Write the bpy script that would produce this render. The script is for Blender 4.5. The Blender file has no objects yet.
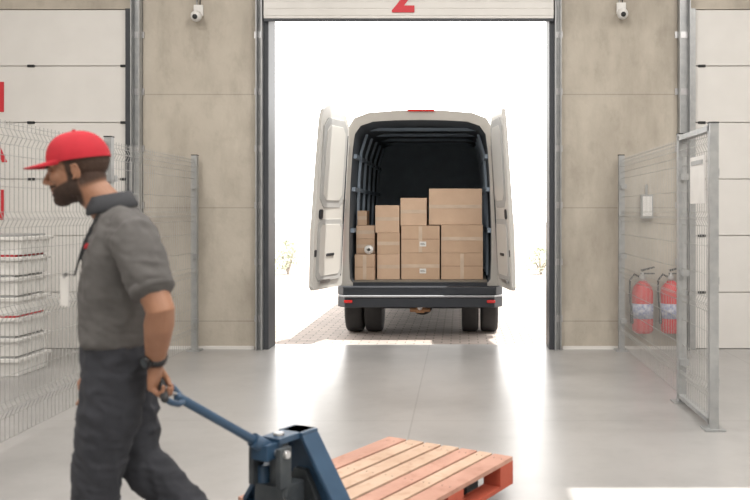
import bpy, bmesh, math, random
from mathutils import Vector, Matrix, noise
random.seed(4)
V=Vector
scene=bpy.context.scene
scene.view_settings.view_transform='Standard'
COL=scene.collection

# ------------------------------------------------------------ materials
def new_mat(name):
    m=bpy.data.materials.new(name); m.use_nodes=True
    nt=m.node_tree; b=nt.nodes['Principled BSDF']
    return m,nt,b
def mat(name,c,rough=.6,metal=0,c2=None,scale=8,bump=0,bscale=60,detail=4,spec=.5):
    m,nt,b=new_mat(name)
    b.inputs['Base Color'].default_value=(*c,1)
    b.inputs['Roughness'].default_value=rough
    b.inputs['Metallic'].default_value=metal
    b.inputs['Specular IOR Level'].default_value=spec
    tc=nt.nodes.new('ShaderNodeTexCoord'); src=tc.outputs['Object']
    if c2 is None: c2=tuple(x*.88 for x in c)
    n=nt.nodes.new('ShaderNodeTexNoise'); n.inputs['Scale'].default_value=scale; n.inputs['Detail'].default_value=detail
    nt.links.new(src,n.inputs['Vector'])
    r=nt.nodes.new('ShaderNodeMapRange'); r.inputs['From Min'].default_value=.32; r.inputs['From Max'].default_value=.68
    nt.links.new(n.outputs['Fac'],r.inputs['Value'])
    mx=nt.nodes.new('ShaderNodeMix'); mx.data_type='RGBA'
    mx.inputs[6].default_value=(*c,1); mx.inputs[7].default_value=(*c2,1)
    nt.links.new(r.outputs['Result'],mx.inputs[0]); nt.links.new(mx.outputs[2],b.inputs['Base Color'])
    if bump:
        n2=nt.nodes.new('ShaderNodeTexNoise'); n2.inputs['Scale'].default_value=bscale; n2.inputs['Detail'].default_value=3
        nt.links.new(src,n2.inputs['Vector'])
        bp=nt.nodes.new('ShaderNodeBump'); bp.inputs['Strength'].default_value=bump; bp.inputs['Distance'].default_value=.01
        nt.links.new(n2.outputs['Fac'],bp.inputs['Height']); nt.links.new(bp.outputs['Normal'],b.inputs['Normal'])
    return m
def seams(m,axis,period,width,dark=.7,offset=0.0):
    nt=m.node_tree; b=nt.nodes['Principled BSDF']
    g=nt.nodes.new('ShaderNodeNewGeometry'); s=nt.nodes.new('ShaderNodeSeparateXYZ')
    nt.links.new(g.outputs['Position'],s.inputs[0])
    a=nt.nodes.new('ShaderNodeMath'); a.operation='ADD'; a.inputs[1].default_value=100*period+offset
    nt.links.new(s.outputs[axis],a.inputs[0])
    mo=nt.nodes.new('ShaderNodeMath'); mo.operation='MODULO'; mo.inputs[1].default_value=period
    nt.links.new(a.outputs[0],mo.inputs[0])
    lt=nt.nodes.new('ShaderNodeMath'); lt.operation='LESS_THAN'; lt.inputs[1].default_value=width
    nt.links.new(mo.outputs[0],lt.inputs[0])
    old=b.inputs['Base Color'].links[0].from_socket
    mx=nt.nodes.new('ShaderNodeMix'); mx.data_type='RGBA'; mx.blend_type='MULTIPLY'
    mx.inputs[7].default_value=(dark,dark,dark,1)
    nt.links.new(lt.outputs[0],mx.inputs[0]); nt.links.new(old,mx.inputs[6]); nt.links.new(mx.outputs[2],b.inputs['Base Color'])
    return m
def stains(m,scale,lo,col,stretch=(1,1,.35)):
    nt=m.node_tree; b=nt.nodes['Principled BSDF']
    g=nt.nodes.new('ShaderNodeNewGeometry'); mp=nt.nodes.new('ShaderNodeMapping'); mp.inputs['Scale'].default_value=stretch
    nt.links.new(g.outputs['Position'],mp.inputs['Vector'])
    n=nt.nodes.new('ShaderNodeTexNoise'); n.inputs['Scale'].default_value=scale; n.inputs['Detail'].default_value=8; n.inputs['Roughness'].default_value=.65
    nt.links.new(mp.outputs['Vector'],n.inputs['Vector'])
    r=nt.nodes.new('ShaderNodeMapRange'); r.inputs['From Min'].default_value=lo; r.inputs['From Max'].default_value=lo+.2
    nt.links.new(n.outputs['Fac'],r.inputs['Value'])
    old=b.inputs['Base Color'].links[0].from_socket
    mx=nt.nodes.new('ShaderNodeMix'); mx.data_type='RGBA'; mx.blend_type='MULTIPLY'; mx.inputs[7].default_value=(*col,1)
    nt.links.new(r.outputs['Result'],mx.inputs[0]); nt.links.new(old,mx.inputs[6]); nt.links.new(mx.outputs[2],b.inputs['Base Color'])
    return m

M={}
M['wall']=seams(stains(stains(mat('concrete_wall',(.535,.49,.42),.85,c2=(.44,.40,.34),scale=1.6,bump=.3,bscale=14,detail=9),1.3,.46,(.74,.73,.72)),6,.52,(.88,.875,.87),(1,1,.7)),2,1.24,.012,.76,-.30)
M['wall2']=mat('painted_wall',(.6,.58,.54),.8,scale=2)
M['ceil']=mat('ceiling_sheet',(.62,.62,.6),.7,scale=2)
M['floor']=seams(seams(stains(stains(mat('polished_concrete',(.375,.367,.36),.29,c2=(.32,.315,.31),scale=1.6,bump=.05,bscale=4,detail=9,spec=.8),.7,.48,(.80,.80,.80),(1,1,1)),5,.5,(.92,.92,.92),(1,1,1)),0,3.2,.012,.75,.35),1,3.6,.012,.78,1.1)
M['white']=mat('white_panel',(.72,.705,.68),.5,scale=3,c2=(.68,.665,.64))
M['galv']=mat('galvanised_steel',(.44,.45,.45),.42,.55,scale=14,c2=(.36,.37,.38))
M['wire']=mat('fence_wire',(.42,.42,.41),.5,.3,scale=14)
M['dark']=mat('black_rubber',(.02,.021,.023),.6,scale=10)
M['jamb']=mat('dark_frame_paint',(.05,.055,.065),.5,scale=5)
M['red']=mat('red_paint',(.58,.025,.035),.35,scale=6)
M['vred']=mat('red_numeral_paint',(.62,.03,.045),.5,scale=6)
M['plastic']=mat('white_plastic',(.76,.75,.73),.4,scale=6)
M['steel']=mat('brushed_steel',(.55,.55,.56),.3,.9,scale=20)

# ------------------------------------------------------------ mesh builder
class MB:
    def __init__(s): s.bm=bmesh.new(); s.mats=[]
    def mi(s,m):
        if m not in s.mats: s.mats.append(m)
        return s.mats.index(m)
    def face(s,vs,m,smooth=False):
        try:
            f=s.bm.faces.new(vs); f.material_index=s.mi(m); f.smooth=smooth; return f
        except ValueError: return None
    def box(s,x0,x1,y0,y1,z0,z1,m,M4=None):
        c=[V((x,y,z)) for z in (z0,z1) for y in (y0,y1) for x in (x0,x1)]
        if M4: c=[M4@p for p in c]
        v=[s.bm.verts.new(p) for p in c]
        for q in ((0,2,3,1),(4,5,7,6),(0,1,5,4),(2,6,7,3),(0,4,6,2),(1,3,7,5)):
            s.face([v[i] for i in q],m)
    def prism(s,pts,dirv,m):
        a=[s.bm.verts.new(p) for p in pts]; b=[s.bm.verts.new(V(p)+V(dirv)) for p in pts]
        n=len(pts)
        s.face(a[::-1],m); s.face(b,m)
        for i in range(n): s.face([a[i],a[(i+1)%n],b[(i+1)%n],b[i]],m)
    def loft(s,rings,m,cap=True,smooth=True,closed=True):
        R=[[s.bm.verts.new(p) for p in r] for r in rings]
        n=len(R[0])
        for a,b in zip(R[:-1],R[1:]):
            for i in range(n if closed else n-1):
                s.face([a[i],a[(i+1)%n],b[(i+1)%n],b[i]],m,smooth)
        if cap:
            s.face(R[0][::-1],m); s.face(R[-1],m)
        return R
    def tube(s,pts,rad,m,seg=12,rnd=True):
        pts=[V(p) for p in pts]
        if not isinstance(rad,(list,tuple)): rad=[rad]*len(pts)
        dirs=[]
        for i in range(len(pts)):
            a=pts[max(0,i-1)]; b=pts[min(len(pts)-1,i+1)]
            dirs.append((b-a).normalized())
        up=V((0,0,1)) if abs(dirs[0].z)<.9 else V((0,1,0))
        n=dirs[0].cross(up).normalized()
        rings=[]
        for p,d,r in zip(pts,dirs,rad):
            n=(n-d*n.dot(d)).normalized(); b=d.cross(n)
            rings.append([p+(n*math.cos(t)+b*math.sin(t))*r for t in [2*math.pi*k/seg for k in range(seg)]])
        if rnd:
            def capr(p,d,r,ring):
                return [[p+(q-p)*.87+d*r*.5 for q in ring],[p+(q-p)*.5+d*r*.86 for q in ring]]
            e0=capr(pts[0],-dirs[0],rad[0],rings[0]); e1=capr(pts[-1],dirs[-1],rad[-1],rings[-1])
            rings=[e0[1],e0[0]]+rings+e1
        s.loft(rings,m)
    def cyl(s,p0,p1,r,m,r2=None,seg=20,smooth=True):
        p0=V(p0);p1=V(p1); d=(p1-p0).normalized()
        up=V((0,0,1)) if abs(d.z)<.9 else V((0,1,0))
        n=d.cross(up).normalized(); b=d.cross(n)
        r2=r if r2 is None else r2
        s.loft([[p+(n*math.cos(t)+b*math.sin(t))*q for t in [2*math.pi*k/seg for k in range(seg)]] for p,q in ((p0,r),(p1,r2))],m,smooth=smooth)
    def lathe(s,prof,o,axis,m,seg=32):
        o=V(o); d=V(axis).normalized()
        up=V((0,0,1)) if abs(d.z)<.9 else V((0,1,0))
        n=d.cross(up).normalized(); b=d.cross(n)
        s.loft([[o+d*a+(n*math.cos(t)+b*math.sin(t))*r for t in [2*math.pi*k/seg for k in range(seg)]] for r,a in prof],m)
    def ell(s,c,r,m,rot=None,seg=20,T=None):
        c=V(c); rings=[]
        for i in range(1,12):
            ph=math.pi*i/12
            ring=[]
            for k in range(seg):
                t=2*math.pi*k/seg
                p=V((r[0]*math.sin(ph)*math.cos(t),r[1]*math.sin(ph)*math.sin(t),r[2]*math.cos(ph)))
                if rot: p=rot@p
                p=p+c
                if T: p=T@p
                ring.append(p)
            rings.append(ring)
        s.loft(rings,m)
    def mesh(s,name):
        me=bpy.data.meshes.new(name)
        bmesh.ops.recalc_face_normals(s.bm,faces=s.bm.faces[:])
        s.bm.to_mesh(me); s.bm.free()
        for m in s.mats: me.materials.append(m)
        return me
    def done(s,name,parent=None,bevel=0,bseg=2,base=True):
        me=s.mesh(name); o=bpy.data.objects.new(name,me); COL.objects.link(o)
        if parent is None and base:
            xs=[v.co.x for v in me.vertices]; ys=[v.co.y for v in me.vertices]; zs=[v.co.z for v in me.vertices]
            c=V(((min(xs)+max(xs))/2,(min(ys)+max(ys))/2,min(zs)))
            me.transform(Matrix.Translation(-c)); o.location=c
        if parent: attach(o,parent)
        if bevel:
            md=o.modifiers.new('bevel','BEVEL'); md.width=bevel; md.segments=bseg; md.limit_method='ANGLE'; md.angle_limit=.6
        return o
def attach(o,parent):
    o.parent=parent; o.matrix_parent_inverse=Matrix.Translation(-parent.location)
def empty(name,loc):
    e=bpy.data.objects.new(name,None); e.location=loc; e.empty_display_size=.2; COL.objects.link(e); return e
def remesh(mb,name,voxel,smooth_it,parent,mats,mask=None,disp=None):
    me=mb.mesh(name+'_src'); o=bpy.data.objects.new(name+'_src',me); COL.objects.link(o)
    md=o.modifiers.new('r','REMESH'); md.mode='VOXEL'; md.voxel_size=voxel
    if smooth_it:
        sm=o.modifiers.new('s','SMOOTH'); sm.factor=.5; sm.iterations=smooth_it
    bpy.context.view_layer.update()
    dg=bpy.context.evaluated_depsgraph_get()
    m2=bpy.data.meshes.new_from_object(o.evaluated_get(dg))
    bpy.data.objects.remove(o); m2.name=name
    m2.materials.clear()
    for m in mats: m2.materials.append(m)
    if disp:
        nn=[v.normal.copy() for v in m2.vertices]
        for v,n in zip(m2.vertices,nn): v.co=v.co+n*disp(v.co,n)
    if mask:
        for nm,fn in mask.items():
            at=m2.attributes.new(nm,'FLOAT','POINT')
            for i,v in enumerate(m2.vertices): at.data[i].value=fn(v.co)
    for p in m2.polygons:
        p.use_smooth=True; p.material_index=0
    ob=bpy.data.objects.new(name,m2); COL.objects.link(ob)
    if parent: attach(ob,parent)
    return ob

# ------------------------------------------------------------ room shell
YW=9.3
X0,X1=-6.5,6.5; YB=-4.0; ZC=6.0
b=MB(); b.box(X0-.3,X1+.3,YB-.3,YW+.34,-.2,0,M['floor']); b.done('floor')
GX0,GX1,GZ=-2.10,.985,3.60
LX0,LX1=-6.1,-3.60
RX0,RX1=2.53,5.1
DZ=3.72
k=0
for a,c,z0 in ((X0-.3,LX0,0),(LX1,GX0,0),(GX1,RX0,0),(RX1,X1+.3,0),(LX0,LX1,DZ),(RX0,RX1,DZ),(GX0,GX1,GZ+.05)):
    b=MB(); b.box(a,c,YW,YW+.3,z0,ZC,M['wall']); b.done('wall_back' if k==0 else 'wall_back.%03d'%k); k+=1
b=MB(); b.box(X0-.3,X0,YB,YW,0,ZC,M['wall2']); b.done('wall_left')
b=MB(); b.box(X1,X1+.3,YB,YW,0,ZC,M['wall2']); b.done('wall_right')
b=MB(); b.box(X0-.3,X1+.3,YB-.3,YB,0,ZC,M['wall2']); b.done('wall_front')
HX0,HX1,HY0,HY1=2.20,4.6,2.9,4.62
b=MB()
b.box(X0-.3,HX0,YB-.3,YW+.3,ZC,ZC+.15,M['ceil']); b.box(HX1,X1+.3,YB-.3,YW+.3,ZC,ZC+.15,M['ceil'])
b.box(HX0,HX1,YB-.3,HY0,ZC,ZC+.15,M['ceil']); b.box(HX0,HX1,HY1,YW+.3,ZC,ZC+.15,M['ceil'])
b.done('ceiling')
def trim(n,x0,x1,mk='galv',z=.035):
    b=MB(); b.box(x0,x1,YW-.02,YW,0,z,M[mk]); b.done(n)
trim('baseboard_left',-3.44,-2.25,'white'); trim('baseboard_right',1.12,2.38,'white')

def sect_door(x0,x1,z1):
    b=MB(); z=0; h=.62
    b.box(x0+.002,x1-.002,YW+.04,YW+.08,0,z1-.002,M['white'])
    while z<z1-.01:
        zt=min(z+h,z1)
        b.box(x0+.005,x1-.005,YW+.015,YW+.05,z+.005,zt-.005,M['white'])
        z+=h
    return b
def brackets(b,xs,z1):
    z=.62
    while z<z1:
        for x in xs: b.box(x-.04,x+.04,YW+.002,YW+.03,z-.014,z+.014,M['dark'])
        z+=.62
b=sect_door(LX0,LX1,DZ); brackets(b,[LX1-1.1,LX1-.08],DZ); b.done('door_1',bevel=.005)
b=sect_door(RX0,RX1,DZ); brackets(b,[RX0+.12,RX0+1.25],DZ); b.done('door_2',bevel=.005)
b=MB()
for i in range(12):
    z=GZ+.03+i*.077
    b.box(GX0-.03,GX1+.03,YW-.09,YW-.05,z,z+.072,M['white'])
b.box(GX0-.03,GX1+.03,YW-.085,YW-.055,GZ,GZ+.93,M['white'])
b.box(GX0-.03,GX1+.03,YW-.08,YW-.06,GZ-.03,GZ+.02,M['jamb'])
b.done('door_3',bevel=.004)
cu=bpy.data.curves.new('num','FONT'); cu.body='2'; cu.size=.50; cu.extrude=.004; cu.offset=.014
t=bpy.data.objects.new('num',cu); COL.objects.link(t)
bpy.context.view_layer.update()
me=bpy.data.meshes.new_from_object(t.evaluated_get(bpy.context.evaluated_depsgraph_get()))
bpy.data.objects.remove(t); me.materials.clear(); me.materials.append(M['vred'])
o=bpy.data.objects.new('door_number_sign',me); o.rotation_euler=(math.pi/2,0,0); o.location=(-.74,YW-.097,GZ+.075); COL.objects.link(o)

def track(name,x0,x1,z1,mk='galv',y0=YW-.10,y1=YW,holes=True):
    b=MB(); b.box(x0,x0+.012,y0,y1,0,z1,M[mk]); b.box(x1-.012,x1,y0,y1,0,z1,M[mk]); b.box(x0,x1,y1-.012,y1,0,z1,M[mk])
    if holes:
        z=.3
        while z<z1: b.box(x0-.03,x1+.02,y1-.02,y1-.002,z,z+.07,M['steel']); z+=.62
    b.done(name)
track('trim_1',GX1+.045,GX1+.115,4.6); track('trim_2',GX0-.115,GX0-.045,4.6)
track('trim_3',LX1+.03,LX1+.13,5.0); track('trim_4',RX0-.15,RX0-.03,5.0)
b=MB(); b.box(GX0-.045,GX0+.012,YW-.03,YW+.31,0,GZ+.05,M['jamb']); b.done('trim_5')
b=MB(); b.box(GX1-.012,GX1+.045,YW-.03,YW+.31,0,GZ+.05,M['jamb']); b.done('trim_6')
b=MB(); b.box(LX1-.05,LX1+.02,YW-.03,YW-.005,0,DZ,M['jamb']); b.done('trim_7')
b=MB(); b.box(RX0-.02,RX0+.04,YW-.03,YW-.005,0,DZ,M['galv']); b.done('trim_8')

bm=bmesh.new()
for ch,zc in zip('MAIN',(2.60,2.05,1.42,.80)):
    cu=bpy.data.curves.new('l','FONT'); cu.body=ch; cu.size=.47; cu.extrude=.003; cu.offset=.004; cu.align_x='RIGHT'
    t=bpy.data.objects.new('l',cu); COL.objects.link(t); bpy.context.view_layer.update()
    me=bpy.data.meshes.new_from_object(t.evaluated_get(bpy.context.evaluated_depsgraph_get())); bpy.data.objects.remove(t)
    me.transform(Matrix.Translation((-4.965,YW+.008,zc))@Matrix.Rotation(math.pi/2,4,'X'))
    bm.from_mesh(me)
me=bpy.data.meshes.new('door_lettering'); bm.to_mesh(me); bm.free(); me.materials.clear(); me.materials.append(M['vred'])
for p in me.polygons: p.material_index=0
o=bpy.data.objects.new('door_lettering',me); COL.objects.link(o)

def seccam(x,z,name='security_camera'):
    b=MB()
    b.box(x-.05,x+.05,YW-.032,YW-.002,z+.02,z+.14,M['plastic'])
    b.cyl((x,YW-.09,z+.0),(x,YW-.005,z+.04),.022,M['plastic'])
    b.ell((x,YW-.10,z),(.06,.06,.06),M['plastic'])
    b.ell((x,YW-.135,z-.01),(.033,.03,.033),M['dark'])
    b.cyl((x-.02,YW-.014,z+.13),(x-.02,YW-.014,z+1.2),.008,M['galv'],seg=8)
    b.cyl((x+.015,YW-.014,z+.13),(x+.015,YW-.014,z+1.2),.006,M['dark'],seg=8)
    b.done(name,bevel=.004)
seccam(-2.855,3.62); seccam(1.76,3.645,'security_camera.001')

# ------------------------------------------------------------ fences
def fence(X,ys,z0=.06,z1=2.06,side=1,r=.0022):
    b=MB()
    for y in ys:
        b.box(X-.03,X+.03,y-.03,y+.03,0,z1+.05,M['galv'])
        b.box(X-.07,X+.07,y-.07,y+.07,0,.012,M['galv'])
        b.box(X-.032,X+.032,y-.032,y+.032,z1+.05,z1+.06,M['dark'])
    hz=[]
    z=z0
    while z<=z1: hz.append(z); z+=.2
    folds_=(.25,.85,1.45,1.98)
    def off(z):
        return sum(max(0,.025*(1-abs(z-f)/.05)) for f in folds_)*side
    zz=sorted(set([z0,z1+.02]+[f+d for f in folds_ for d in (-.05,0,.05) if z0<f+d<z1+.02]))
    for ya,yb in zip(ys[:-1],ys[1:]):
        lo,hi=min(ya,yb)+.035,max(ya,yb)-.035
        for z in hz: b.box(X-r+off(z),X+r+off(z),lo,hi,z-r,z+r,M['wire'])
        for f in folds_:
            for q in (-.05,0,.05): b.box(X-r+off(f+q),X+r+off(f+q),lo,hi,f+q-r,f+q+r,M['wire'])
        n=int((hi-lo)/.055)
        for i in range(n+1):
            y=lo+(hi-lo)*i/n
            for a,c in zip(zz[:-1],zz[1:]):
                v=[]
                for z in (a,c):
                    for dx,dy in ((-r,-r),(r,-r),(r,r),(-r,r)): v.append(b.bm.verts.new((X+off(z)+dx,y+dy,z)))
                for k in range(4): b.face([v[k],v[(k+1)%4],v[4+(k+1)%4],v[4+k]],M['wire'])
        for zb in (.3,1.0,1.75):
            for y in (lo,hi): b.box(X-.02,X+.045,y-.03,y+.03,zb,zb+.05,M['galv'])
    return b
fence(-2.87,(9.2,6.95,4.55,2.15,-.25),r=.0019).done('mesh_fence')
b=fence(1.745,(9.2,6.70,5.86),side=-1,r=.0018)
b.box(1.745-.03,1.745+.03,5.86,6.70,.04,.07,M['galv']); b.box(1.745-.03,1.745+.03,5.86,6.70,2.06,2.10,M['galv'])
b.done('mesh_fence.001')
b=MB(); b.box(1.705,1.712,5.93,6.30,1.56,1.90,M['plastic']); b.box(1.700,1.705,5.97,6.26,1.84,1.87,M['galv']); b.done('notice_board')

lab=mat('extinguisher_label',(.55,.55,.6),.5,c2=(.12,.16,.35),scale=30)
def extinguisher(x,name):
    b=MB(); y=YW-.15; z0=.20
    b.lathe([(.02,z0),(.09,z0+.0),(.112,z0+.03),(.115,z0+.42),(.10,z0+.49),(.06,z0+.54),(.032,z0+.565),(.03,z0+.58)],(x,y,0),(0,0,1),M['red'])
    b.lathe([(.1165,z0+.16),(.1165,z0+.32)],(x,y,0),(0,0,1),lab)
    b.lathe([(.034,z0+.56),(.034,z0+.60),(.02,z0+.62),(.018,z0+.65)],(x,y,0),(0,0,1),M['steel'])
    b.box(x-.02,x+.13,y-.014,y+.014,z0+.63,z0+.645,M['dark'])
    b.prism([(x-.01,y-.013,z0+.66),(x+.13,y-.013,z0+.70),(x+.13,y-.013,z0+.715),(x-.02,y-.013,z0+.68)],(0,.026,0),M['dark'])
    b.cyl((x-.02,y-.05,z0+.60),(x-.02,y-.02,z0+.60),.022,M['steel'])
    pts=[(x-.03,y,z0+.60),(x-.09,y-.01,z0+.63),(x-.14,y-.02,z0+.57),(x-.145,y-.02,z0+.40),(x-.125,y-.03,z0+.22)]
    b.tube(pts,.011,M['dark'],seg=10); b.tube([pts[-1],(x-.118,y-.03,z0+.12)],[.013,.022],M['dark'],seg=10)
    b.box(x-.03,x+.03,y+.08,YW-.002,z0+.42,z0+.5,M['steel']); b.box(x-.03,x+.03,y+.08,YW-.002,z0+.04,z0+.10,M['steel'])
    b.done(name)
extinguisher(1.965,'fire_extinguisher'); extinguisher(2.27,'fire_extinguisher.001')
b=MB(); b.box(1.97,2.10,YW-.07,YW-.001,1.43,1.69,M['galv']); b.box(1.985,2.085,YW-.078,YW-.07,1.45,1.67,M['plastic']); b.cyl((2.035,YW-.02,1.69),(2.035,YW-.02,1.8),.012,M['galv']); b.done('electrical_switch_box',bevel=.005)

b=MB()
for i in range(7):
    z=i*.185
    dx=random.uniform(-.02,.02)
    x0,x1,y0,y1=-4.75+dx,-3.98+dx,7.7,8.3
    b.prism([(x0+.03,y0+.03,z),(x1-.03,y0+.03,z),(x1-.03,y1-.03,z),(x0+.03,y1-.03,z)],(0,0,.15),M['plastic'])
    b.box(x0,x1,y0,y1,z+.13,z+.165,M['plastic'])
    b.box(x0+.06,x1-.06,y0+.04,y1-.04,z+.165,z+.185,M['vred'] if i in (2,5) else M['galv'])
b.done('plastic_tray_stack',bevel=.008)

def fill_lamp(x,y,i,e):  # unseen overhead fill light added to brighten the interior, with an invented housing
    nm='added_fill_fixture' if i==0 else 'added_fill_fixture.%03d'%i
    b=MB(); z=5.75
    b.box(x-.75,x+.75,y-.22,y+.22,z,z+.06,M['plastic'])
    for dx in (-.6,.6): b.cyl((x+dx,y,z+.06),(x+dx,y,ZC),.006,M['galv'],seg=6)
    o=b.done(nm)
    l=bpy.data.lights.new('fill_area','AREA'); l.shape='RECTANGLE'; l.size=1.4; l.size_y=.38; l.energy=e; l.color=(1,.95,.90)
    lo=bpy.data.objects.new('fill_light',l); lo.location=(x,y,z-.02); COL.objects.link(lo)
    lo.parent=o; lo.matrix_parent_inverse=Matrix.Translation(-o.location)
i=0
for y in (-1.5,2.2,6.0):
    for x in (-3.8,0,3.8):
        fill_lamp(x,y,i,122 if y<5 else 92); i+=1

# ------------------------------------------------------------ outside
pav,nt,bs=new_mat('block_paving')
br=nt.nodes.new('ShaderNodeTexBrick')
br.inputs['Scale'].default_value=1; br.inputs['Brick Width'].default_value=.21; br.inputs['Row Height'].default_value=.105; br.inputs['Mortar Size'].default_value=.008
br.inputs['Color1'].default_value=(.33,.28,.25,1); br.inputs['Color2'].default_value=(.26,.225,.205,1); br.inputs['Mortar'].default_value=(.14,.12,.11,1)
g=nt.nodes.new('ShaderNodeNewGeometry')
nt.links.new(g.outputs['Position'],br.inputs['Vector']); nt.links.new(br.outputs['Color'],bs.inputs['Base Color']); bs.inputs['Roughness'].default_value=.8
b=MB(); b.box(-60,60,YW+.34,120,-.2,-.004,pav); b.done('yard_paving')
leaf=mat('washed_out_leaves',(.46,.50,.38),.8,c2=(.55,.56,.46),scale=3)  # leaf colour paled to imitate the washed-out glare outside
bark=mat('shrub_bark',(.4,.36,.32),.9)
def shrub(x,y,w,h,name):
    b=MB()
    for k in range(7):
        a=2*math.pi*k/7; q=V((x,y,0)); e=V((x+math.cos(a)*w*.6,y+math.sin(a)*w*.5,h*random.uniform(.6,.9)))
        b.tube([q,q.lerp(e,.5)+V((0,0,.08)),e],[.02,.013,.006],bark,seg=6)
    for k in range(600):
        a=random.uniform(0,6.283); zz=random.uniform(.08,1)**.8; rr=w*math.sqrt(random.random())*math.sin(math.pi*min(1,zz*.75+.2))
        p=V((x+math.cos(a)*rr,y+math.sin(a)*rr*.8,zz*h))
        u=V((random.uniform(-1,1),random.uniform(-1,1),random.uniform(-1,1))).normalized(); t2=u.orthogonal().normalized()
        s=random.uniform(.03,.055)
        b.face([b.bm.verts.new(p-u*s),b.bm.verts.new(p+t2*s*.5),b.bm.verts.new(p+u*s),b.bm.verts.new(p-t2*s*.5)],leaf)
    b.done(name)
shrub(-4.15,20.5,.42,.85,'garden_shrub'); shrub(1.95,20.5,.5,.65,'garden_shrub.001'); shrub(-4.95,21.5,.45,.6,'garden_shrub.002')

# ------------------------------------------------------------ van
vp=mat('van_paint',(.60,.59,.565),.3,scale=2,c2=(.58,.57,.545))
vfr=mat('van_paint_shaded',(.42,.405,.38),.4,scale=2,c2=(.40,.385,.36))  # van paint darkened to imitate the shade on the rear frame
vi=mat('van_door_trim',(.44,.44,.435),.5,scale=4)
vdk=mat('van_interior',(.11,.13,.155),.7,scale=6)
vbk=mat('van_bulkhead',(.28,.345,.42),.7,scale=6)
vfl=mat('van_load_floor',(.2,.18,.15),.7,scale=8)
vgl=mat('van_glass',(.02,.025,.03),.08,scale=4)
vlt=mat('tail_lamp_red',(.55,.02,.02),.15,scale=20)
vam=mat('tail_lamp_amber',(.8,.35,.05),.2,scale=20)
blk=mat('bumper_plastic',(.018,.022,.030),.5,scale=8)
bst=mat('bumper_step_tread',(.30,.31,.33),.45,.3,scale=30)
tyre=mat('tyre_rubber',(.035,.035,.037),.8,scale=30,bump=.2)
rust=mat('rusty_hitch',(.3,.16,.08),.7,scale=20)
VX=-.475; VY=10.15
van=empty('cargo_van',(VX,VY+2.9,0))
OUT=[(0,.60),(.95,.60),(.975,.68),(.98,.95),(.98,1.3),(.95,1.9),(.90,2.32),(.865,2.50),(.79,2.62),(.62,2.685),(.3,2.71)]
INN=[(0,.66),(.81,.66),(.84,.70),(.85,.95),(.85,1.3),(.83,1.9),(.805,2.25),(.78,2.43),(.71,2.53),(.56,2.58),(.3,2.595)]
def loop(P,top,y,sx=1,zmap=None):
    pts=[V((VX+x*sx,y,z)) for x,z in P]+[V((VX,y,top))]+[V((VX-x*sx,y,z)) for x,z in P[1:][::-1]]
    if zmap: pts=[V((p.x,p.y,zmap(p.z))) for p in pts]
    return pts
b=MB()
def squash(zt):
    return lambda z: z if z<.95 else .95+(z-.95)*(zt-.95)/(2.72-.95)
inner_y=13.55
IT,OT=2.60,2.72
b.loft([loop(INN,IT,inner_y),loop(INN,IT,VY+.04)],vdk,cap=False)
b.loft([loop(INN,IT,VY+.04),loop(INN,IT,VY)],blk,cap=False)
b.loft([loop(INN,IT,VY),loop(OUT,OT,VY)],vfr,cap=False,smooth=False)
b.loft([loop(OUT,OT,VY),loop(OUT,OT,VY+3.9)],vp,cap=False)
b.loft([loop(OUT,OT,VY+3.9),loop(OUT,OT,VY+4.15,.98,squash(2.62))],vp,cap=False)
b.loft([loop(OUT,OT,VY+4.15,.98,squash(2.62)),loop(OUT,OT,VY+4.95,.96,squash(1.55))],vgl,cap=False)
b.loft([loop(OUT,OT,VY+4.95,.96,squash(1.55)),loop(OUT,OT,VY+5.55,.93,squash(1.25)),loop(OUT,OT,VY+5.8,.84,squash(1.02)),loop(OUT,OT,VY+5.85,.7,squash(.98))],vp,cap=False)
fr=[b.bm.verts.new(p) for p in loop(OUT,OT,VY+5.85,.7,squash(.98))]; b.face(fr,blk)
for sgn in (-1,1):
    b.box(VX+sgn*.985-.01,VX+sgn*.985+.01,VY+.3,VY+4.9,.78,.86,blk)
    b.prism([(VX+sgn*.965-.01,VY+3.25,1.5),(VX+sgn*.965-.01,VY+4.35,1.5),(VX+sgn*.965-.01,VY+4.1,2.1),(VX+sgn*.945-.01,VY+3.25,2.15)],(.03,0,0),vgl)
b.done('body_shell',van)
b=MB()
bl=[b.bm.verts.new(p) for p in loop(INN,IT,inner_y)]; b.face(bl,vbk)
b.box(VX-.8,VX+.8,VY+.02,inner_y,.655,.672,vfl)
for sgn in (-1,1):
    for y in (10.75,11.35,11.95,12.55,13.15):
        pts=[V((VX+sgn*(x-.012),y,z)) for x,z in ((.845,.7),(.85,1.3),(.83,1.9),(.805,2.25),(.73,2.48))]
        for p,q in zip(pts[:-1],pts[1:]):
            b.prism([p,q,q+V((-sgn*.03,0,0)),p+V((-sgn*.03,0,0))],(0,.07,0),vbk)
    for z,x in ((1.25,.83),(1.75,.815),(2.15,.795)):
        b.box(VX+sgn*x-.02,VX+sgn*x+.02,VY+.15,inner_y,z,z+.05,vbk)
for y in (10.9,11.7,12.5,13.2): b.box(VX-.68,VX+.68,y,y+.06,2.54,2.58,vbk)
b.box(VX-.5,VX+.5,inner_y-.015,inner_y-.005,1.75,2.3,vbk)
b.done('load_bay_lining',van)
b=MB()
b.prism([(VX-.98,VY-.02,.62),(VX-.90,VY-.14,.62),(VX+.90,VY-.14,.62),(VX+.98,VY-.02,.62),(VX+.98,VY+.14,.62),(VX-.98,VY+.14,.62)],(0,0,-.10),blk)
b.prism([(VX-.98,VY-.03,.52),(VX-.88,VY-.17,.52),(VX+.88,VY-.17,.52),(VX+.98,VY-.03,.52),(VX+.98,VY+.14,.52),(VX-.98,VY+.14,.52)],(0,0,-.025),bst)
b.prism([(VX-.98,VY-.02,.495),(VX-.88,VY-.15,.495),(VX+.88,VY-.15,.495),(VX+.98,VY-.02,.495),(VX+.98,VY+.14,.495),(VX-.98,VY+.14,.495)],(0,0,-.12),blk)
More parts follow.
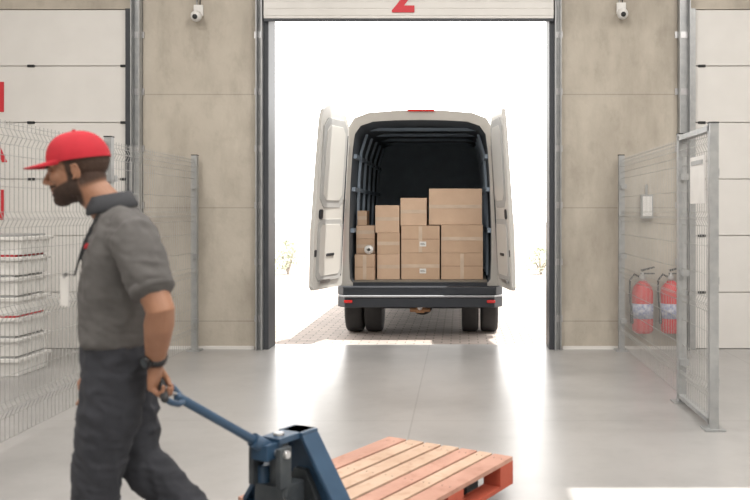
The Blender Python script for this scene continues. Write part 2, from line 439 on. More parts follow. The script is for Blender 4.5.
for sgn in (-1,1):
    b.box(VX+sgn*.84-.05,VX+sgn*.84+.05,VY-.172,VY-.14,.43,.465,vlt)
    b.box(VX+sgn*.955-.02,VX+sgn*.955+.02,VY+1.05,VY+3.6,.36,.63,blk)
    b.box(VX+sgn*.955-.02,VX+sgn*.955+.02,VY+.1,VY+.22,.38,.63,blk)
b.box(VX-.9,VX+.9,VY+.1,VY+5.6,.56,.61,blk)
b.box(VX-.45,VX-.38,VY+.2,VY+5.2,.44,.56,blk); b.box(VX+.38,VX+.45,VY+.2,VY+5.2,.44,.56,blk)
b.done('bumper_and_chassis',van,bevel=.01)
b=MB()
b.box(VX-.05,VX+.05,VY-.05,VY+.3,.30,.37,rust); b.ell((VX+.0,VY-.08,.37),(.03,.03,.035),M['steel'])
b.cyl((VX-.12,VY-.03,.335),(VX+.12,VY-.03,.335),.025,rust)
b.cyl((VX-.78,VY+.6,.33),(VX+.78,VY+.6,.33),.05,blk); b.ell((VX,VY+.6,.33),(.14,.14,.13),blk)
b.done('tow_hitch_and_axle',van)
def wheel(b,xa,w,y,r=.335):
    o=(xa,y,r-.004)
    b.lathe([(.19,0),(r-.03,0),(r-.008,.015),(r,.04),(r,w-.04),(r-.008,w-.015),(r-.03,w),(.19,w)],o,(1,0,0),tyre,seg=40)
    b.lathe([(.02,.05),(.19,.02),(.19,w-.02),(.02,w-.05)],o,(1,0,0),M['steel'],seg=28)
b=MB()
for sgn in (-1,1):
    for c in (.84,.60): wheel(b,VX+sgn*c-.105,.21,VY+.6)
    wheel(b,VX+sgn*.84-.11,.22,VY+4.75)
    b.box(VX+sgn*.715-.24,VX+sgn*.715+.24,VY+1.0,VY+1.03,.3,.6,blk)
b.done('wheels',van)
b=MB()
for sgn in (-1,1):
    b.prism([(VX+sgn*.925,VY-.025,.86),(VX+sgn*.99,VY-.015,.86),(VX+sgn*.99,VY-.015,1.35),(VX+sgn*.965,VY-.015,1.72),(VX+sgn*.915,VY-.025,1.72)],(0,.09,0),vlt)
    b.prism([(VX+sgn*.925,VY-.028,1.18),(VX+sgn*.99,VY-.018,1.18),(VX+sgn*.986,VY-.018,1.32),(VX+sgn*.923,VY-.028,1.32)],(0,.05,0),vam)
b.box(VX-.15,VX+.17,VY-.02,VY+.06,2.70,2.725,vlt)
b.box(VX-.80,VX+.80,VY-.02,VY+.02,.615,.66,blk)
b.done('lamps',van)
def vdoor(sgn,ang,name):
    b=MB()
    dx,dy=sgn*math.sin(ang),-math.cos(ang)
    def hx(z): return VX+sgn*(.945-.10*max(0,(z-1.0))/1.6)
    def P(u,z,off=0):
        return V((hx(z)+u*dx-sgn*off*math.cos(ang),VY-.03+u*dy-off*math.sin(ang),z))
    def rect(u0,u1,z0,z1,o0,o1,m,ch=.03):
        pts=[(u0+ch,z0),(u1-ch,z0),(u1,z0+ch),(u1,z1-ch),(u1-ch,z1),(u0+ch,z1),(u0,z1-ch),(u0,z0+ch)]
        a=[b.bm.verts.new(P(u,z,o0)) for u,z in pts]; c=[b.bm.verts.new(P(u,z,o1)) for u,z in pts]
        b.face(a,m); b.face(c,m)
        for i in range(8): b.face([a[i],a[(i+1)%8],c[(i+1)%8],c[i]],m)
    pts=[(.0,.66),(.03,.63),(.74,.63),(.78,.67),(.79,1.3),(.775,2.0),(.755,2.52),(.72,2.64),(.62,2.70),(.30,2.69),(.12,2.63),(.03,2.50),(0,2.3),(0,1.3)]
    n=len(pts)
    lay=[[b.bm.verts.new(P(u,z,o)) for u,z in pts] for o in (-.022,.020)]
    b.face(lay[0],vp); b.face(lay[1][::-1],vp)
    for i in range(n): b.face([lay[0][i],lay[0][(i+1)%n],lay[1][(i+1)%n],lay[1][i]],vp)
    rect(.07,.71,.72,1.42,.020,.036,vi,.06); rect(.12,.66,.78,1.36,.036,.042,vp,.05)
    rect(.08,.70,1.55,2.56,.020,.034,vi,.10); rect(.15,.63,1.63,2.48,.034,.040,vp,.07)
    rect(.62,.70,1.42,1.53,.020,.045,blk,.02); rect(.71,.765,1.0,1.08,.020,.038,blk,.01)
    rect(.05,.07,.75,2.4,.020,.030,blk,.005); rect(.30,.5,1.0,1.03,.042,.058,blk,.01)
    rect(.40,.66,.70,.74,.042,.055,M['steel'],.01)
    for z in (.85,1.6,2.25):
        b.cyl(P(-.01,z-.06,0),P(-.01,z+.06,0),.02,M['steel'])
        rect(-.02,.06,z-.05,z+.05,-.032,-.022,M['steel'],.01)
    b.done(name,van,bevel=.005)
vdoor(-1,math.radians(17),'rear_door_left'); vdoor(1,math.radians(9),'rear_door_right')

# ------------------------------------------------------------ cargo
card=mat('cardboard',(.55,.39,.275),.85,c2=(.50,.35,.245),scale=5,bump=.1,bscale=40)
card2=mat('cardboard_light',(.60,.435,.315),.85,c2=(.55,.39,.28),scale=5,bump=.1,bscale=40)
tape=mat('packing_tape',(.62,.49,.38),.25,scale=8)
seam=mat('carton_seam',(.22,.14,.09),.9,scale=8)
bc=[0]
def carton(x0,x1,z0,z1,yf,dep=.4,label=False,tp=True,ct=card):
    nm='cardboard_box' if bc[0]==0 else 'cardboard_box.%03d'%bc[0]; bc[0]+=1
    b=MB(); g=.005
    b.box(x0+g,x1-g,yf,yf+dep,z0,z1-.003,ct)
    xm=(x0+x1)/2; zm=(z0+z1)/2; e=.0015
    b.box(x0+g+.002,x1-g-.002,yf-e,yf,zm-.0025,zm+.0025,seam)
    if tp:
        b.box(x0+g,x1-g,yf-2*e,yf-e*.2,zm-.022,zm+.022,tape)
        b.box(xm-.02,xm+.02,yf-e,yf+dep,z1-.003,z1-.0015,tape)
    else:
        b.box(xm-.022,xm+.022,yf-2*e,yf,z0+.005,z1-.008,tape)
    if label:
        b.box(xm-.01,xm+.07,yf-3*e,yf-2*e,zm-.09,zm-.03,M['plastic'])
        b.box(xm,xm+.06,yf-3.5*e,yf-3*e,zm-.07,zm-.065,M['dark']); b.box(xm,xm+.05,yf-3.5*e,yf-3*e,zm-.055,zm-.05,M['dark'])
    b.done(nm,bevel=.005)
F=.675
carton(-1.285,-1.035,F,.985,10.34,.5,False,False)
carton(-1.285,-1.05,.985,1.17,10.50,.35)
carton(-1.285,-1.05,1.17,1.335,10.50,.35,ct=card2)
carton(-1.275,-1.15,1.335,1.52,10.52,.3)
carton(-1.02,-.735,F,.985,10.42,.5,ct=card2)
carton(-1.02,-.735,.985,1.245,10.42,.5,False)
carton(-1.045,-.74,1.245,1.585,10.44,.42,False,True,card2)
carton(-.725,-.245,F,1.0,10.42,.5,True)
carton(-.725,-.245,1.0,1.335,10.42,.5,True,False)
carton(-.735,-.405,1.335,1.675,10.43,.42,False,True,card2)
carton(-.235,.285,F,1.0,10.42,.5,False,False)
carton(-.235,.285,1.0,1.345,10.42,.5,False,True)
carton(-.385,.275,1.345,1.79,10.44,.46,False,True,card2)
carton(-1.2,-.6,F,1.25,11.05,.5); carton(-.55,.2,F,1.4,11.05,.5)
b=MB(); b.lathe([(.018,0),(.055,0),(.055,.048),(.018,.048),(.018,0)],(-1.115,10.385,.985+.054),(0,1,0),M['plastic'],seg=24); b.done('tape_roll')

# ------------------------------------------------------------ pallet
U=V((.5,.866,0)).normalized(); W=V((U.y,-U.x,0))
PC=V((-.365,4.19,0))
def PM(o,z=0):
    return Matrix(((U.x,W.x,0,o.x),(U.y,W.y,0,o.y),(0,0,1,z),(0,0,0,1)))
T=PM(PC,.06)
wood=mat('pallet_deck_wood',(.56,.325,.25),.75,c2=(.44,.24,.18),scale=4,bump=.2,bscale=40)
woodb=mat('pallet_deck_wood_pale',(.60,.44,.33),.75,c2=(.50,.34,.245),scale=5,bump=.2,bscale=40)
woodr=mat('pallet_red_stained_wood',(.52,.10,.055),.7,c2=(.40,.08,.045),scale=6,bump=.2,bscale=40)
for m_ in (wood,woodb): stains(m_,14,.52,(.80,.72,.68),(1,1,1))
b=MB()
L2,W2=.60,.40
for w in (-.35,0,.35):
    b.box(-L2,L2,w-.05,w+.05,0,.022,woodr,T)
    for u in (-.5275,0,.5275): b.box(u-.0725,u+.0725,w-.05,w+.05,.022,.10,woodr,T)
for u in (-.5275,0,.5275): b.box(u-.0725,u+.0725,-W2,W2,.10,.122,woodr,T)
ws=[(-.40,-.28),(-.262,-.165),(-.145,-.05),(-.03,.065),(.085,.18),(.195,.275),(.29,.40)]
for i,(a,c) in enumerate(ws):
    d=random.uniform(-.008,.008)
    b.box(-L2+d,L2+d,a,c,.122,.144,(wood,woodb,woodb,woodb,wood,woodb,wood)[i],T)
    for u in (-.5275,0,.5275):
        for q in (.3,.7): b.cyl(T@V((u,a+(c-a)*q,.1435)),T@V((u,a+(c-a)*q,.1448)),.004,M['dark'],seg=8)
b.done('wooden_pallet',bevel=.003)

# ------------------------------------------------------------ pallet truck
blue=mat('blue_enamel',(.035,.080,.145),.4,c2=(.027,.064,.12),scale=10)
gsteel=mat('dark_pump_steel',(.10,.115,.125),.45,.4,c2=(.06,.07,.08),scale=12)
E0=PC-U*.54+W*.035
truck=empty('pallet_truck',(E0.x-.1,E0.y-.2,0))
T=PM(E0)
b=MB()
for w in (-.175,.175):
    b.box(-.14,1.08,w-.07,w+.07,.105,.157,blue,T)
    b.prism([T@V((1.08,w-.07,.105)),T@V((1.08,w+.07,.105)),T@V((1.08,w+.07,.157)),T@V((1.08,w-.07,.157))],U*.04,blue)
def AF(u,pts,th,m):
    b.prism([T@V((u,w,z)) for w,z in pts],U*th,m)
AF(-.12,[(-.27,.09),(.27,.09),(.27,.27),(.06,.575),(-.06,.575),(-.27,.27)],.018,blue)
for sg in (-1,1):
    b.prism([T@V((-.20,sg*.27,.27)),T@V((-.20,sg*.06,.585)),T@V((-.20,sg*.045,.575)),T@V((-.20,sg*.25,.262))],U*.10,blue)
    b.box(-.20,-.10,sg*.262-.008,sg*.262+.008,.09,.275,blue,T)
b.box(-.20,-.10,-.065,.065,.57,.59,blue,T)
AF(-.145,[(-.12,.18),(.12,.18),(.10,.30),(.03,.42),(-.03,.42),(-.10,.30)],.03,gsteel)
b.done('fork_frame',truck,bevel=.004)
b=MB()
pu=-.27
def TP(u,w,z): return T@V((u,w,z))
b.box(pu-.09,pu+.09,-.11,.11,.16,.21,gsteel,T)
b.box(pu-.06,pu+.07,-.075,.075,.21,.40,gsteel,T)
b.cyl(TP(pu,.0,.38),TP(pu,.0,.57),.038,gsteel); b.cyl(TP(pu,.0,.50),TP(pu,.0,.60),.022,M['steel'])
b.cyl(TP(pu-.03,-.055,.36),TP(pu-.03,-.055,.47),.028,blue); b.cyl(TP(pu-.03,.06,.36),TP(pu-.03,.06,.52),.022,gsteel)
b.box(pu-.05,pu+.17,-.05,.05,.565,.59,blue,T)
b.box(pu-.085,pu-.02,-.085,-.06,.40,.56,gsteel,T); b.box(pu-.085,pu-.02,.06,.085,.40,.56,gsteel,T)
b.cyl(TP(pu-.055,-.10,.535),TP(pu-.055,.10,.535),.016,M['steel'])
b.cyl(TP(pu,-.12,.09),TP(pu,.12,.09),.018,M['steel'])
b.box(pu-.03,pu+.03,-.02,.02,.09,.17,gsteel,T)
b.tube([TP(pu-.05,.07,.36),TP(pu-.10,.10,.30),TP(pu-.06,.11,.24)],.008,M['dark'],seg=8)
b.done('hydraulic_pump',truck,bevel=.004)
b=MB()
for w in (-.10,.05):
    b.lathe([(.03,0),(.082,0),(.09,.008),(.09,.042),(.082,.05),(.03,.05)],TP(pu,w,.09),W,tyre)
for w in (-.175,.175):
    b.lathe([(.01,0),(.035,0),(.04,.006),(.04,.074),(.035,.08),(.01,.08)],TP(.98,w-.04,.04),W,tyre)
    b.box(.88,1.0,w-.055,w-.045,.03,.11,gsteel,T); b.box(.88,1.0,w+.045,w+.055,.03,.11,gsteel,T)
b.done('wheels',truck)
G=V((-1.064,3.035,.872))
piv=TP(pu-.055,0,.545)
d=(piv-G).normalized(); side=V((0,1,0)); side=(side-d*side.dot(d)).normalized()
b=MB()
b.tube([G-side*.06,G+side*.075],.0145,M['dark'],seg=14)
j=G+d*.10
for sg in (-1,1):
    b.tube([G+side*sg*.06,G+side*sg*.06+d*.03,G+side*sg*.045+d*.07,j+side*sg*.012],.011,blue,seg=12)
b.tube([j-d*.02,j+(piv-j)*.5,piv],[.017,.017,.019],blue,seg=16)
b.tube([G+d*.03,G+d*.10+V((0,0,.012))],[.006,.006],M['steel'],seg=8)
b.cyl(piv-d*.10,piv+d*.01,.028,blue,seg=18)
b.box(-.06,.03,-.04,.04,.515,.575,blue,PM(V((piv.x,piv.y,0))))
b.done('steering_handle',truck)

# ------------------------------------------------------------ man
skin=mat('skin',(.34,.17,.10),.5,c2=(.29,.14,.082),scale=20,bump=.04,bscale=120)
def head_material():
    m=mat('head_skin',(.34,.17,.10),.5,c2=(.29,.14,.082),scale=20)
    nt=m.node_tree; b=nt.nodes['Principled BSDF']; old=b.inputs['Base Color'].links[0].from_socket
    for nm,col in (('lips',(.25,.10,.075,1)),('beard',(.018,.012,.010,1))):
        a=nt.nodes.new('ShaderNodeAttribute'); a.attribute_name=nm
        mx=nt.nodes.new('ShaderNodeMix'); mx.data_type='RGBA'; mx.inputs[7].default_value=col
        nt.links.new(a.outputs['Fac'],mx.inputs[0]); nt.links.new(old,mx.inputs[6]); old=mx.outputs[2]
    nt.links.new(old,b.inputs['Base Color'])
    a=nt.nodes.new('ShaderNodeAttribute'); a.attribute_name='beard'
    r=nt.nodes.new('ShaderNodeMapRange'); r.inputs['To Min'].default_value=.48; r.inputs['To Max'].default_value=.85
    nt.links.new(a.outputs['Fac'],r.inputs['Value']); nt.links.new(r.outputs['Result'],b.inputs['Roughness'])
    return m
headm=head_material()
beard=mat('beard_hair',(.022,.014,.011),.85,c2=(.03,.02,.015),scale=120)
shirt=mat('grey_polo_fabric',(.105,.100,.098),.9,c2=(.092,.088,.086),scale=30,bump=.15,bscale=300)
collar=mat('dark_collar_fabric',(.04,.042,.048),.9,scale=30,bump=.2,bscale=300)
pants=mat('charcoal_trousers',(.034,.036,.045),.9,c2=(.026,.028,.035),scale=12,bump=.2,bscale=250)
shoe=mat('black_work_boot',(.02,.02,.02),.5,scale=20)
sole=mat('boot_sole',(.05,.045,.04),.8,scale=20)
capm=mat('red_cap_cloth',(.46,.008,.022),.75,c2=(.40,.006,.018),scale=20,bump=.1,bscale=300)
watchm=mat('watch_black',(.012,.012,.014),.3,scale=20)
eyew=mat('eye_white',(.45,.42,.40),.25,scale=40); iris=mat('eye_iris',(.03,.015,.01),.1,scale=60)
man=empty('warehouse_worker',(-1.28,3.15,0))
def ering(cx,cy,z,a,b_,th,n=32,e=2.3,tilt=0):
    r=[]
    for k in range(n):
        t=2*math.pi*k/n; c,s=math.cos(t),math.sin(t)
        x=a*math.copysign(abs(c)**(2/e),c); y=b_*math.copysign(abs(s)**(2/e),s)
        X=x*math.cos(th)-y*math.sin(th); Y=x*math.sin(th)+y*math.cos(th)
        r.append(V((cx+X,cy+Y,z+tilt*x)))
    return r
CY=3.15
def folds(amp,sx,sz,seed):
    def f(c,n):
        a=noise.noise(V((c.x*sx,c.y*sx,c.z*sz))+V((seed,seed*2,0)))
        q=noise.noise(V((c.x*sx*2.3+c.z*6,c.y*sx*2,c.z*sz*1.6-c.x*5))+V((0,seed,seed)))
        q2=noise.noise(V((c.x*9-c.z*11,c.y*9,c.z*26+c.x*14))+V((seed,0,seed)))
        return amp*(a*1.0+ (1-abs(q)*2.5)*.55+(.5-abs(q2)*2)*.45)
    return f
b=MB()
tor=[(1.015,-1.268,.118,.165,.20),(1.03,-1.268,.126,.172,.20),(1.08,-1.268,.128,.170,.22),(1.15,-1.268,.126,.168,.25),(1.22,-1.268,.126,.176,.30),(1.30,-1.262,.128,.187,.36),
     (1.37,-1.250,.127,.192,.40),(1.43,-1.243,.112,.188,.40),(1.465,-1.246,.092,.155,.40),(1.495,-1.262,.076,.110,.36),(1.52,-1.278,.064,.074,.3)]
b.loft([ering(cx,CY,z,a,w,th) for z,cx,a,w,th in tor],shirt)
S=V((-1.143,2.972,1.400)); E=V((-1.022,2.90,1.165)); Wn=V((-1.083,3.02,.962))
hem=S.lerp(E,.62)
b.tube([(-1.22,3.07,1.41),S,S.lerp(E,.3),hem],[.068,.080,.080,.075],shirt,seg=24,rnd=True)
b.tube([(-1.265,3.12,1.485),(-1.20,3.04,1.445),(-1.155,2.985,1.410)],[.050,.055,.064],shirt,seg=20)
S2=V((-1.325,3.325,1.405)); E2=V((-1.335,3.375,1.125)); W2n=V((-1.42,3.36,.885))
hem2=S2.lerp(E2,.58)
b.tube([(-1.28,3.25,1.41),S2,S2.lerp(E2,.3),hem2],[.070,.078,.076,.070],shirt,seg=24)
b.tube([(-1.29,3.18,1.475),(-1.31,3.26,1.435),(-1.325,3.31,1.405)],[.050,.055,.062],shirt,seg=20)
remesh(b,'polo_shirt',.007,5,man,[shirt],disp=folds(.010,7,5,3.1))
b=MB()
for s,h in ((S,hem),(S2,hem2)):
    dd=((E-S) if s is S else (E2-S2)).normalized()
    b.lathe([(.060,.012),(.0750,.0),(.0760,.02),(.0760,.034),(.060,.038)],h,dd,shirt,seg=32)
b.done('sleeve_cuffs',man)
b=MB()
pel=[(.84,-1.27,.10,.13,.12),(.90,-1.262,.122,.168,.14),(.97,-1.263,.124,.172,.16),(1.03,-1.266,.114,.160,.18),(1.07,-1.268,.110,.154,.2)]
b.loft([ering(cx,CY,z,a,w,th) for z,cx,a,w,th in pel],pants)
b.tube([(-1.245,3.07,.92),(-1.265,3.06,.76),(-1.30,3.05,.56),(-1.308,3.05,.46),(-1.325,3.05,.32),(-1.355,3.05,.11)],[.105,.106,.084,.080,.082,.074],pants,seg=24,rnd=False)
b.tube([(-1.275,3.235,.92),(-1.26,3.24,.74),(-1.235,3.245,.57),(-1.15,3.245,.475),(-1.07,3.245,.395),(-.965,3.245,.30)],[.108,.104,.085,.080,.076,.072],pants,seg=24,rnd=False)
remesh(b,'trousers',.008,4,man,[pants],disp=folds(.011,8,7,7.7))
b=MB()
b.loft([ering(-1.266,CY,1.022,.121,.167,.2),ering(-1.266,CY,1.045,.121,.167,.2)],M['dark'],cap=True); b.done('belt',man)
b=MB()
def boot(pts,rad): b.tube(pts,rad,shoe,seg=18)
boot([(-1.345,3.05,.16),(-1.352,3.05,.09),(-1.37,3.05,.062),(-1.44,3.05,.056),(-1.52,3.05,.046),(-1.565,3.05,.042)],[.052,.055,.054,.050,.042,.034])
boot([(-1.345,3.05,.06),(-1.32,3.05,.052)],[.05,.045])
boot([(-.985,3.245,.33),(-.94,3.245,.27),(-.93,3.245,.22),(-.955,3.245,.15),(-1.0,3.245,.085),(-1.04,3.245,.05)],[.050,.052,.052,.048,.042,.034])
remesh(b,'boots',.006,3,man,[shoe])
b=MB()
b.loft([[V((-1.44+x*1.0,3.05+y,z)) for x,y in ((-.16,-.02),(-.14,-.042),(-.06,-.052),(.05,-.04),(.14,-.045),(.165,-.02),(.165,.02),(.14,.045),(.05,.04),(-.06,.052),(-.14,.042),(-.16,.02))] for z in (0,.022)],sole)
b.tube([(-.895,3.245,.235),(-.925,3.245,.13),(-.985,3.245,.045),(-1.04,3.245,.025)],[.026,.03,.026,.022],sole,seg=12)
b.done('boot_soles',man)
def hand(b,Wp,D,N,Lv,curl=(42,112,168),m=None):
    D=D.normalized(); N=(N-D*N.dot(D)).normalized(); Lv=(Lv-D*Lv.dot(D)-N*Lv.dot(N)).normalized()
    rings=[]
    for t,hw,ht in ((-.02,.029,.023),(0,.030,.022),(.03,.036,.021),(.06,.042,.018),(.085,.042,.015),(.095,.035,.009)):
        rings.append([Wp+D*t+Lv*hw*math.copysign(abs(math.cos(a))**.75,math.cos(a))+N*ht*math.copysign(abs(math.sin(a))**.75,math.sin(a)) for a in [2*math.pi*k/20 for k in range(20)]])
    b.loft(rings,m)
    for k,(of,rt,ls) in enumerate(((.0305,.086,(.041,.025,.020)),(.0105,.091,(.045,.029,.021)),(-.0100,.088,(.041,.027,.020)),(-.0300,.080,(.033,.021,.018)))):
        root=Wp+D*rt+Lv*of
        pts=[root-D*.03,root]
        for l,c in zip(ls,curl):
            c=math.radians(c+k*3); pts.append(pts[-1]+(D*math.cos(c)+N*math.sin(c))*l)
        b.tube(pts,[.0095,.0102,.0094,.0087,.0074],m,seg=12)
    b.tube([Wp+D*.015+Lv*.018,Wp+D*.045+Lv*.046+N*.010,Wp+D*.072+Lv*.052+N*.028,Wp+D*.090+Lv*.040+N*.044],[.015,.0125,.011,.0085],m,seg=12)
b=MB()
b.tube([S.lerp(E,.3),S.lerp(E,.7),E,E.lerp(Wn,.25),E.lerp(Wn,.6),Wn],[.054,.052,.048,.051,.043,.031],skin,seg=20)
hand(b,Wn,V((-.10,.13,-.98)),V((1,0,-.1)),V((0,1,.1)),m=skin)
remesh(b,'left_arm',.0032,3,man,[skin])
b=MB()
b.tube([S2.lerp(E2,.3),S2.lerp(E2,.7),E2,E2.lerp(W2n,.25),E2.lerp(W2n,.6),W2n],[.050,.049,.045,.047,.039,.029],skin,seg=20)
hand(b,W2n,V((-.30,0,-.95)),V((.1,-1,0)),V((-1,0,.3)),curl=(20,50,75),m=skin)
remesh(b,'right_arm',.0032,3,man,[skin])
b=MB(); ax=(E-Wn).normalized(); o=Wn+ax*.028
b.lathe([(.031,-.012),(.040,-.012),(.040,.012),(.031,.012)],o,ax,watchm)
f=V((-.45,-.88,0)); f=(f-ax*f.dot(ax)).normalized()
b.cyl(o+f*.030,o+f*.050,.024,watchm,seg=24); b.cyl(o+f*.050,o+f*.0512,.018,gsteel,seg=24)
b.done('wristwatch',man)
# head
HS=1.06
HM=Matrix.Translation((-1.412,CY-.01,1.656))@Matrix.Rotation(math.radians(8),4,'Z')@Matrix.Rotation(math.radians(-10),4,'Y')@Matrix.Scale(HS,4)
HI=HM.inverted()
b=MB()
def E_(c,r,rot=None): b.ell(c,r,skin,rot=rot,seg=24,T=HM)
E_((.012,0,.035),(.098,.077,.090)); E_((-.034,0,-.015),(.058,.061,.075)); E_((-.030,0,-.062),(.062,.056,.048))
E_((-.064,0,-.093),(.030,.030,.024)); E_((-.073,0,.023),(.024,.050,.014))
for sg in (-1,1):
    E_((-.056,sg*.040,-.020),(.028,.022,.022)); E_((-.100,sg*.012,-.031),(.011,.008,.008)); E_((-.0,sg*.050,-.055),(.036,.018,.038))
b.tube([HM@V(p) for p in ((-.087,0,.016),(-.099,0,-.006),(-.111,0,-.025))],[.009,.0105,.0125],skin,seg=12)
E_((-.088,0,-.0585),(.011,.024,.0065)); E_((-.087,0,-.0715),(.011,.021,.008)); E_((-.080,0,-.045),(.018,.03,.014))
nb=V((-1.268,CY,1.475))
n1=HM@V((.028,0,-.01)); n2=HM@V((.030,0,-.07)); n3=n2.lerp(nb,.5)
b.tube([n1,n2,n3,nb],[.062,.062,.064,.072],skin,seg=24)
def sst(x,w):
    t=max(0,min(1,.5+x/w)); return t*t*(3-2*t)
def lipm(c):
    p=HI@c
    q=((p.y/.025)**2+((p.z+.0645)/.0135)**2)
    return sst(1-q,.5)*sst(-.070-p.x,.008)*.8
def beardm(c):
    p=HI@c
    zl=-.030+.30*min(0,p.x)
    jaw=sst(zl-p.z,.012)*sst(.016-p.x,.016)*sst(p.z+.128,.02)
    mus=sst(p.z+.053,.005)*sst(-.0415-p.z,.006)*sst(-.066-p.x,.01)
    side_=sst(p.x+.022,.01)*sst(.012-p.x,.01)*sst(p.z+.06,.01)
    hr=sst(p.x-(.012 if p.z<.015 else -.025),.012)*sst(p.z+.058-.25*(p.x-.05),.03)
    q=((p.y/.024)**2+((p.z+.0645)/.0125)**2)
    lp=1-sst(1-q,.5)*sst(-.070-p.x,.008)
    nz=.92+.08*noise.noise(c*260)
    return min(1,max(jaw*lp,mus*lp,side_,hr*.95))*nz
def bd(c,n): return .0028*beardm(c)*(1+.5*noise.noise(c*300))
remesh(b,'head',.0028,4,man,[headm],mask={'beard':beardm,'lips':lipm},disp=bd)
b=MB()
for sg in (-1,1):
    R=Matrix.Rotation(math.radians(-12),3,'Y')
    b.ell((.014,sg*.078,-.012),(.015,.006,.027),skin,rot=R,T=HM)
    b.tube([HM@V(p) for p in ((.002,sg*.078,-.034),(.014,sg*.083,-.028),(.026,sg*.086,-.004),(.019,sg*.085,.012),(.002,sg*.080,.010))],.0042,skin,seg=8)
remesh(b,'ears',.0022,2,man,[skin])
b=MB()
for sg in (-1,1):
    b.ell((-.0740,sg*.030,.000),(.0122,.0120,.0100),eyew,T=HM); b.ell((-.0832,sg*.0305,-.001),(.004,.0048,.0050),iris,T=HM)
    b.tube([HM@V(p) for p in ((-.084,sg*.015,.001),(-.0885,sg*.028,.0055),(-.076,sg*.045,.002))],.0045,skin,seg=8)
    b.tube([HM@V(p) for p in ((-.083,sg*.015,-.006),(-.0865,sg*.028,-.008),(-.076,sg*.045,-.005))],.0035,skin,seg=8)
    b.tube([HM@V(p) for p in ((-.096,sg*.012,.020),(-.094,sg*.030,.025),(-.079,sg*.048,.019))],[.004,.0045,.003],beard,seg=8)
b.done('eyes_and_brows',man)
b=MB()
rings=[]
cc=V((.010,0,.034)); cr=(.106,.088,.104)
for i in range(0,12):
    ph=math.pi/2*(i/12)
    rr=math.cos(ph)**.85; zz=math.sin(ph)
    ring=[]
    for k in range(48):
        t=2*math.pi*k/48
        g=1-.012*(1 if k%8==0 else 0)
        bulge=.006*max(0,-math.cos(t))*math.sin(ph*1.3)
        ring.append(HM@V((cc.x+cr[0]*rr*math.cos(t)*g-bulge,cr[1]*rr*math.sin(t)*g,cc.z-.004+cr[2]*zz)))
    rings.append(ring)
b.loft(rings,capm,cap=False)
tp=[b.bm.verts.new(p) for p in rings[-1]]; b.face(tp,capm,True)
b.ell((cc.x,0,cc.z+cr[2]-.002),(.007,.007,.005),capm,T=HM)
n=20
rows=6
def brim(j,k,dz):
    a=math.radians(-72+144*k/n); q=j/rows
    inx=cc.x-.104*math.cos(a); iny=.087*math.sin(a)
    ox=cc.x-.104*math.cos(a)-.080*max(0,math.cos(a*1.2))**.55; oy=.080*math.sin(a)*1.0
    x=inx+(ox-inx)*q; y=iny+(oy-iny)*q
    z=cc.z+.004-.002*q-.22*(y*y)/.08*q*.6-.004*q*q+dz
    return HM@V((x,y,z))
for dz in (.0015,-.0015):
    b.loft([[brim(j,k,dz) for k in range(n+1)] for j in range(rows+1)],capm,cap=False,closed=False)
b.loft([[brim(rows,k,.0015) for k in range(n+1)],[brim(rows,k,-.0015) for k in range(n+1)]],capm,cap=False,closed=False)
b.done('baseball_cap',man)
b=MB()
def cring(c,r1,r2,z,tl,th=.3): return ering(c,CY,z,r1,r2,th,n=36,e=2,tilt=tl)
b.loft([cring(-1.285,.070,.070,1.505,.10),cring(-1.300,.070,.070,1.562,.20),cring(-1.300,.076,.076,1.565,.20),cring(-1.288,.092,.098,1.512,.22),cring(-1.286,.088,.094,1.504,.22)],collar,cap=False)
b.done('shirt_collar',man)
dirf=V((-math.cos(.36),-math.sin(.36),0)); sd=V((math.sin(.36),-math.cos(.36),0))
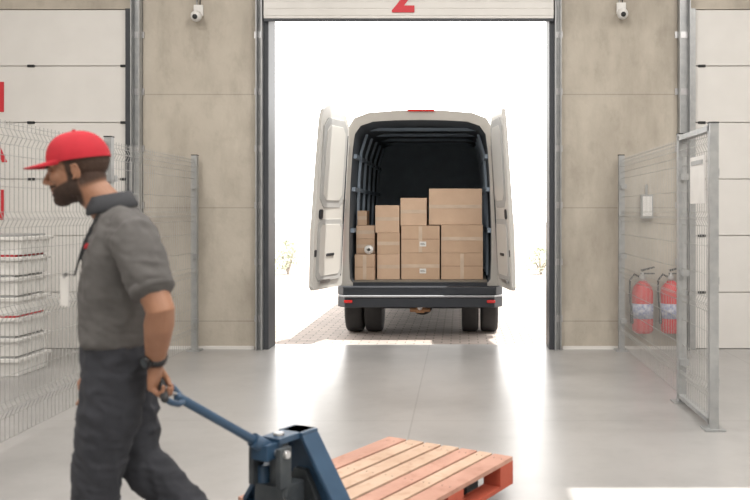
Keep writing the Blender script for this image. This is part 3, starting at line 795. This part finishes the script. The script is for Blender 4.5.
def CP(z,s,o=0):
    tb=[(1.52,-1.278,.064),(1.495,-1.262,.076),(1.465,-1.246,.092),(1.43,-1.243,.112),(1.37,-1.250,.127),(1.30,-1.262,.128),(1.22,-1.268,.126),(1.15,-1.268,.126)]
    for (za,ca,aa),(zb,cb,ab) in zip(tb[:-1],tb[1:]):
        if zb<=z<=za:
            t=(za-z)/(za-zb); c=ca+(cb-ca)*t; a=aa+(ab-aa)*t
            return V((c,CY,z))+dirf*(a*(1-(s/.19)**2*.35)+o)+sd*s
    return V((-1.4,CY,z))
b=MB()
b.tube([CP(z,0,.0) for z in (1.50,1.46,1.42,1.37,1.33)],.011,collar,seg=8)
for z in (1.44,1.39,1.345): b.ell(CP(z,0,.011),(.004,.004,.004),shirt)
b.done('shirt_placket',man)
b=MB()
for k in range(3): b.ell(CP(1.385-.006*k,.085-.009*(k%2),.004),(.006,.006,.003),M['vred'])
b.done('chest_logo',man)
b=MB()
bp=CP(1.27,-.0,.022)
for sg in (-1,1):
    b.tube([V((-1.275,CY+sg*.062,1.53)),CP(1.47,sg*.055,.008),CP(1.40,sg*.035,.012),CP(1.33,sg*.015,.014),bp],.0032,collar,seg=8)
c=V((-1.430,3.075,1.215))
Mx=Matrix.Translation(c)@Matrix.Rotation(.85,4,'Z')
b.box(-.002,.002,-.032,.032,-.055,.05,M['plastic'],Mx); b.box(-.004,.004,-.006,.006,.045,.065,M['steel'],Mx)
b.tube([bp,c+V((0,0,.06))],.0025,collar,seg=6)
b.done('id_badge',man)

# ------------------------------------------------------------ light & camera
w=bpy.data.worlds.new('world'); scene.world=w; w.use_nodes=True
bg=w.node_tree.nodes['Background']; bg.inputs[0].default_value=(1,.98,.95,1); bg.inputs[1].default_value=4.5
sl=bpy.data.lights.new('sun','SUN'); sl.energy=10; sl.angle=.01; sl.color=(1,.96,.88)
so=bpy.data.objects.new('sun',sl); el=math.radians(75)
dv=V((-math.cos(el),0,-math.sin(el))); so.rotation_euler=dv.to_track_quat('-Z','Y').to_euler(); so.location=(5,5,20); COL.objects.link(so)

cd=bpy.data.cameras.new('camera'); cam=bpy.data.objects.new('camera',cd); COL.objects.link(cam)
cam.location=(0,0,1.5); cam.rotation_euler=(math.pi/2,0,0)
cd.sensor_width=36; cd.lens=40.8; cd.shift_x=-85/750; cd.shift_y=-38/750
cd.dof.use_dof=True; cd.dof.focus_distance=9.6; cd.dof.aperture_fstop=2.8
scene.camera=cam
